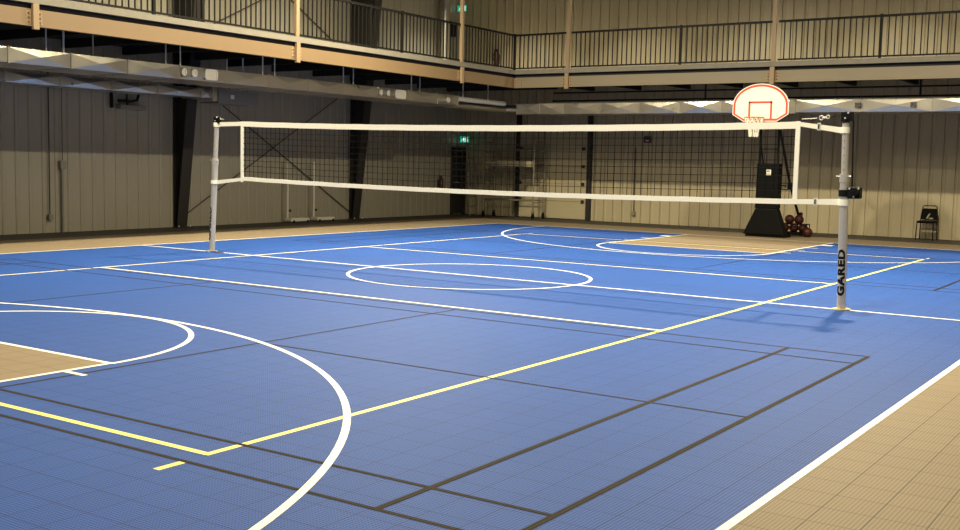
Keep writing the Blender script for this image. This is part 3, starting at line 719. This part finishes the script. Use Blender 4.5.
for sx in (-1, 1):
    m = MB(); m.tube([(cx + sx * .19, cy - .2, .44), (cx + sx * .2, cy - .23, .0)], .013, 8); m.build('leg', M['black'], r, smooth=True)
    m = MB(); m.tube([(cx + sx * .19, cy + .2, .44), (cx + sx * .205, cy + .24, .0)], .013, 8); m.build('leg', M['black'], r, smooth=True)
m = MB(); m.tube([(cx - .2, cy + .235, .27), (cx + .2, cy + .235, .28)], .011, 8); m.build('stretcher', M['worn'], r)

# ------------------------------------------------------------------ rolling scaffold in the far corner
SX0, SX1, SY0, SY1 = -9.75, -7.95, 15.02, 15.62
S = thing('rolling_scaffold', 'narrow rolling scaffold with work platform in the far left corner', 'scaffold', ((SX0 + SX1) / 2, (SY0 + SY1) / 2, 0))
for x in (SX0, SX1):
    for y in (SY0, SY1):
        m = MB(); m.tube([(x, y, .17), (x, y, 2.68)], .027, 10); m.build('upright', M['scaf'], S, smooth=True)
        m = MB(); m.tube([(x, y, .2), (x, y, .26)], .04, 10); m.build('caster_collar', M['scaf'], S)
        m = MB(); m.tube([(x - .02, y, .07), (x + .02, y, .07)], .07, 16); m.box(x - .035, x + .035, y - .02, y + .02, .07, .19); m.build('caster', M['black'], S, smooth=True)
    m = MB()
    for k in range(8): m.tube([(x, SY0, .5 + .3 * k), (x, SY1, .5 + .3 * k)], .014, 8)
    m.build('rung_set', M['scaf'], S, smooth=True)
for y in (SY0, SY1):
    m = MB(); m.tube([(SX0, y, .55), (SX1, y, .55)], .022, 10); m.build('side_rail', M['scaf'], S, smooth=True)
    m = MB(); m.tube([(SX0 + (.7 if y == SY0 else 0), y, 2.08), (SX1, y, 2.08)], .014, 8); m.build('guard_bar', M['scaf'], S, smooth=True)
    m = MB(); m.box(SX0, SX1, y - .012, y + .012, 1.56, 1.66); m.build('platform_beam', M['scaf'], S)
m = MB(); m.box(SX0 + .03, SX1 - .03, SY0 + .01, SY1 - .01, 1.66, 1.70); m.build('platform', M['plank'], S)
m = MB(); m.box(SX0 + .55, SX1 - .05, SY0 - .02, SY0 + .01, 1.58, 1.74); m.build('toe_board', M['plank'], S)
r = thing('step_ladder', 'thin grey ladder leaning in the dark corner left of the scaffold', 'ladder', (-10.45, 15.4, 0))
for y in (15.15, 15.55):
    m = MB(); m.tube([(-10.35, y, .0), (-10.55, y, 2.7)], .02, 8); m.build('ladder_rail', M['scaf'], r, smooth=True)
for k in range(8):
    t = .3 + .3 * k; m = MB(); m.tube([(-10.35 - .2 * t / 2.7, 15.15, t), (-10.35 - .2 * t / 2.7, 15.55, t)], .014, 8); m.build('ladder_rung', M['scaf'], r)

# ------------------------------------------------------------------ small fittings
def exit_sign(name_label, x, y, z, w=.33, h=.19):
    r = thing('exit_sign', name_label, 'exit sign', (x + w / 2, y, z), 'green exit signs')
    m = MB(); m.box(x, x + w, y - .02, y + .02, z, z + h); m.build('sign_box', M['exit_green'], r, bevel=.004)
    p = MB(); yy = y - .0225
    # white doorway and running figure
    cxm = x + w * .56
    p.box(x + w * .62, x + w * .93, yy, yy + .002, z + h * .12, z + h * .88)
    p.tube([(cxm - .03, yy, z + h * .78), (cxm - .03, yy + .002, z + h * .78)], .016, 12)
    for a, b, w_ in (((-.03, .66), (-.05, .42), .014), ((-.05, .42), (-.01, .28), .010), ((-.01, .28), (-.03, .12), .009), ((-.05, .42), (-.09, .28), .010), ((-.09, .28), (-.13, .28), .009), ((-.03, .62), (.02, .5), .008), ((-.03, .62), (-.09, .56), .008), ((-.09, .56), (-.11, .44), .008)):
        ax, az, bx2, bz = cxm + a[0], z + h * a[1], cxm + b[0], z + h * b[1]
        d = Vector((bx2 - ax, 0, bz - az)).normalized(); nrm = Vector((d.z, 0, -d.x)) * w_
        q = [Vector((ax, yy, az)) + nrm, Vector((ax, yy, az)) - nrm, Vector((bx2, yy, bz)) - nrm, Vector((bx2, yy, bz)) + nrm]
        p.add(q, [(0, 1, 2, 3)])
    p.build('pictogram', M['exit_white'], r)
    m = MB(); m.box(XL + .02, x, y - .015, y + .015, z + h * .3, z + h * .7); m.build('bracket', M['dark_steel'], r)
exit_sign('small green exit sign above the black door in the corner', XL + .06, 15.62, 2.29)
exit_sign('small green exit sign on the wall above the left walkway', XL + .05, 15.35, 6.36)
r = thing('fire_extinguisher', 'dark fire extinguisher hung low on the left wall before the black door', 'fire extinguisher', (XL + .1, 14.55, .78))
m = MB(); m.tube([(XL + .11, 14.55, .76), (XL + .11, 14.55, .79), (XL + .11, 14.55, 1.12), (XL + .11, 14.55, 1.17)], .07, 16, radii=[.06, .07, .07, .03]); m.build('cylinder_body', M['ext_red'], r, smooth=True)
m = MB(); m.tube([(XL + .11, 14.55, 1.17), (XL + .11, 14.55, 1.21)], .025, 10); m.box(XL + .1, XL + .12, 14.45, 14.6, 1.2, 1.23); m.tube([(XL + .11, 14.48, 1.19), (XL + .13, 14.46, 1.0), (XL + .13, 14.47, .86)], .012, 8); m.build('valve_and_hose', M['black'], r, smooth=True)
m = MB(); m.box(XL - .01, XL + .05, 14.5, 14.6, .85, 1.1); m.build('wall_bracket', M['dark_steel'], r)
r = thing('fire_extinguisher', 'dark fire extinguisher behind the railing in the mezzanine corner', 'fire extinguisher', (-9.95, 15.85, 4.8))
m = MB(); m.tube([(-9.95, 15.88, 4.7), (-9.95, 15.88, 4.73), (-9.95, 15.88, 5.08), (-9.95, 15.88, 5.14)], .07, 16, radii=[.06, .08, .08, .03]); m.build('cylinder_body', M['ext_red'], r, smooth=True)
m = MB(); m.tube([(-9.95, 15.88, 5.14), (-9.95, 15.88, 5.19)], .025, 10); m.box(-10.04, -9.9, 15.87, 15.89, 5.18, 5.21); m.tube([(-10.0, 15.86, 5.17), (-10.05, 15.84, 5.0), (-10.04, 15.84, 4.85)], .012, 8); m.build('valve_and_hose', M['black'], r, smooth=True)

m = MB(); m.box(-10.0, -9.9, 15.94, 16.01, 4.8, 5.05); m.build('wall_bracket', M['dark_steel'], r)
def conduit(x, y, axis, z0, z1, label, box_z=None, rad=.012, mm='dark_steel', bs=(.05, .06)):
    r = thing('wall_conduit', label, 'conduit', (x, y, z0))
    m = MB(); m.tube([(x, y, z0), (x, y, z1)], rad, 8); m.build('tube', M[mm], r, smooth=True)
    if box_z is not None:
        m = MB(); m.box(x - (.02 if axis == 'y' else bs[0]), x + (.05 if axis == 'y' else bs[0]), y - (bs[0] if axis == 'y' else .05), y + (bs[0] if axis == 'y' else .03), box_z - bs[1], box_z + bs[1]); m.build('outlet_box', M['grey_box'], r, bevel=.006)
conduit(XL + .05, .766, 'y', .36, 3.7, 'thin conduit with a small outlet box near its end, far left of the left wall', .33)
conduit(XL + .06, 1.067, 'y', .0, 1.4, 'thick grey pipe with control box on the left wall beside the thin conduit', 1.42, .026, 'grey_box', (.07, .09))
conduit(XL + .05, 1.08, 'y', 1.515, 3.7, 'thin conduit rising above the control box on the left wall', None, .007)
conduit(-5.06, YB - .05, 'x', .3, 2.2, 'thin conduit with outlet box low on the back wall behind the net', .28, .011)
r = thing('fire_alarm_strobe', 'small dark fire alarm strobe high on the back wall behind the net', 'fire alarm', (-4.7, YB - .05, 2.35))
m = MB(); m.box(-4.81, -4.59, YB - .07, YB - .0, 2.34, 2.53); m.build('housing', M['ext_red'], r, bevel=.01)
m = MB(); m.box(-4.74, -4.64, YB - .085, YB - .065, 2.385, 2.42); m.build('lens', M['white_paint'], r)
# wall unit with bent black pipe under the lower duct
r = thing('wall_heater_unit', 'small grey wall unit with bent black pipe below the lower left duct', 'wall unit', (XL + .12, 2.75, 2.68))
m = MB(); m.box(XL + .03, XL + .2, 2.45, 3.15, 2.66, 2.76); m.build('unit_body', M['grey_box'], r, bevel=.01)
m = MB(); m.tube([(XL + .12, 2.45, 2.84), (XL + .12, 2.8, 2.84), (XL + .12, 2.95, 2.88), (XL + .12, 3.0, 3.0)], .03, 8); m.tube([(XL + .12, 2.68, 2.76), (XL + .12, 2.68, 3.0)], .018, 8); m.build('bent_pipe', M['black'], r, smooth=True)
m = MB(); m.box(XL + .03, XL + .1, 2.3, 2.34, 2.68, 3.05); m.build('bracket', M['black'], r)

# two wheeled white net posts parked by the left wall
def parked(y, label, pale):
    r = thing('portable_net_post', label, 'net post', (XL + .32, y, 0), 'white portable net posts by the left wall')
    x = XL + .24
    m = MB(); m.tube([(x, y, .1), (x, y, 1.56)], .024, 12); m.build('pole', M['white_paint'], r, smooth=True)
    m = MB(); m.tube([(x, y, 1.56), (x, y, 1.59)], .028, 12); m.build('cap', M['white_paint'], r)
    m = MB(); m.box(x - .05, x + .2, y - .06, y + .62, .03, .12); m.build('weighted_base', M['white_paint'], r, bevel=.02)
    m = MB(); m.tube([(x + .02, y + .04, .31), (x + .06, y + .06, .31)], .03, 10); m.build('knob', M['black'], r, smooth=True)
    for yy in (y + .02, y + .54):
        m = MB(); m.tube([(x + .2, yy - .015, .035), (x + .2, yy + .015, .035)], .035, 12); m.build('wheel', M['black'], r, smooth=True)
parked(7.62, 'white portable net post by the left wall, the left one of the parked pair', 0)
parked(8.61, 'white portable net post by the left wall, the right one of the parked pair', 0)

# spiral duct and box on the upper left wall
r = thing('spiral_duct', 'bright silver spiral duct standing upright on the left walkway', 'spiral duct', (XL + .3, 14.3, ZST))
m = MB(); pts = []; rad = []; z = ZST; k = 0
while z < ZC - .02: pts.append((XL + .3, 14.35, z)); rad.append(.165 if k % 2 == 0 else .172); z += .055; k += 1
m.tube(pts, .165, 22, radii=rad); m.build('duct_tube', M['galv'], r, smooth=True)
m = MB(); m.tube([(XL + .3, 14.35, ZST + .001), (XL + .3, 14.35, ZST + .05)], .22, 22); m.build('floor_collar', M['galv'], r, smooth=True)
r = thing('panel_box', 'black electrical box on the upper left wall beside the spiral duct', 'electrical box', (XL + .1, 14.95, 5.4))
m = MB(); m.box(XL + .025, XL + .2, 14.8, 15.1, 5.55, 6.0); m.build('cabinet', M['black'], r, bevel=.01)
m = MB(); m.box(XL + .025, XL + .16, 14.8, 15.1, 4.62, 4.78); m.tube([(XL + .08, 14.95, 4.78), (XL + .08, 14.95, 5.55)], .015, 8); m.build('lower_switch', M['black'], r)

# ------------------------------------------------------------------ lamps of the hall (high-bay rows) and daylight-free interior
def lamp(x, y, z, power, size=.42, col=(1.0, .87, .60), spread=math.radians(162)):
    l = bpy.data.lights.new('high_bay_lamp', 'AREA'); l.shape = 'DISK'; l.size = size; l.energy = power; l.color = col; l.spread = spread
    o = bpy.data.objects.new('high_bay_lamp', l); COL.objects.link(o); o.location = (x, y, z); return o
for y in (4.9, 1.1, -2.7, -6.5, -10.3):
    for x in (-4.4, 4.4): lamp(x, y, 8.13, {4.9: 1900, 1.1: 760, -2.7: 620, -6.5: 430, -10.3: 330}[y])
for x in (-8.6, -5.0, -1.4, 2.2, 5.8): lamp(x, 13.5, 8.6, 190, .3, col=(1, .93, .78), spread=math.radians(80))
for y in (12.8, 7.4, 1.5): lamp(-8.8, y, 8.6, 95, .3, col=(1, .93, .78), spread=math.radians(80))
w = bpy.data.worlds.new('World'); scene.world = w; w.use_nodes = True
w.node_tree.nodes['Background'].inputs['Color'].default_value = (.5, .55, .65, 1); w.node_tree.nodes['Background'].inputs['Strength'].default_value = .05

# ------------------------------------------------------------------ camera (solved from the court lines)
cam = bpy.data.cameras.new('camera'); co = bpy.data.objects.new('camera', cam); COL.objects.link(co); scene.camera = co
yaw, pitch, roll = -.5915883, -.0935666, .0222242
fw = Vector((math.sin(yaw) * math.cos(pitch), math.cos(yaw) * math.cos(pitch), math.sin(pitch)))
rt = Vector((math.cos(yaw), -math.sin(yaw), 0)); up = rt.cross(fw)
r2 = rt * math.cos(roll) + up * math.sin(roll); u2 = -rt * math.sin(roll) + up * math.cos(roll)
mw = Matrix((r2, u2, -fw)).transposed().to_4x4(); mw.translation = (9.11485, -13.16243, 1.66975)
co.matrix_world = mw
cam.sensor_fit = 'HORIZONTAL'; cam.sensor_width = 36; cam.lens = 1093.06 / 960 * 36; cam.clip_end = 200; cam.clip_start = .05
vs = scene.view_settings; scene.display_settings.display_device = 'sRGB'
vs.view_transform = 'Standard'; vs.look = 'None'; vs.gamma = 1.0; vs.exposure = -0.35; vs.use_curve_mapping = False
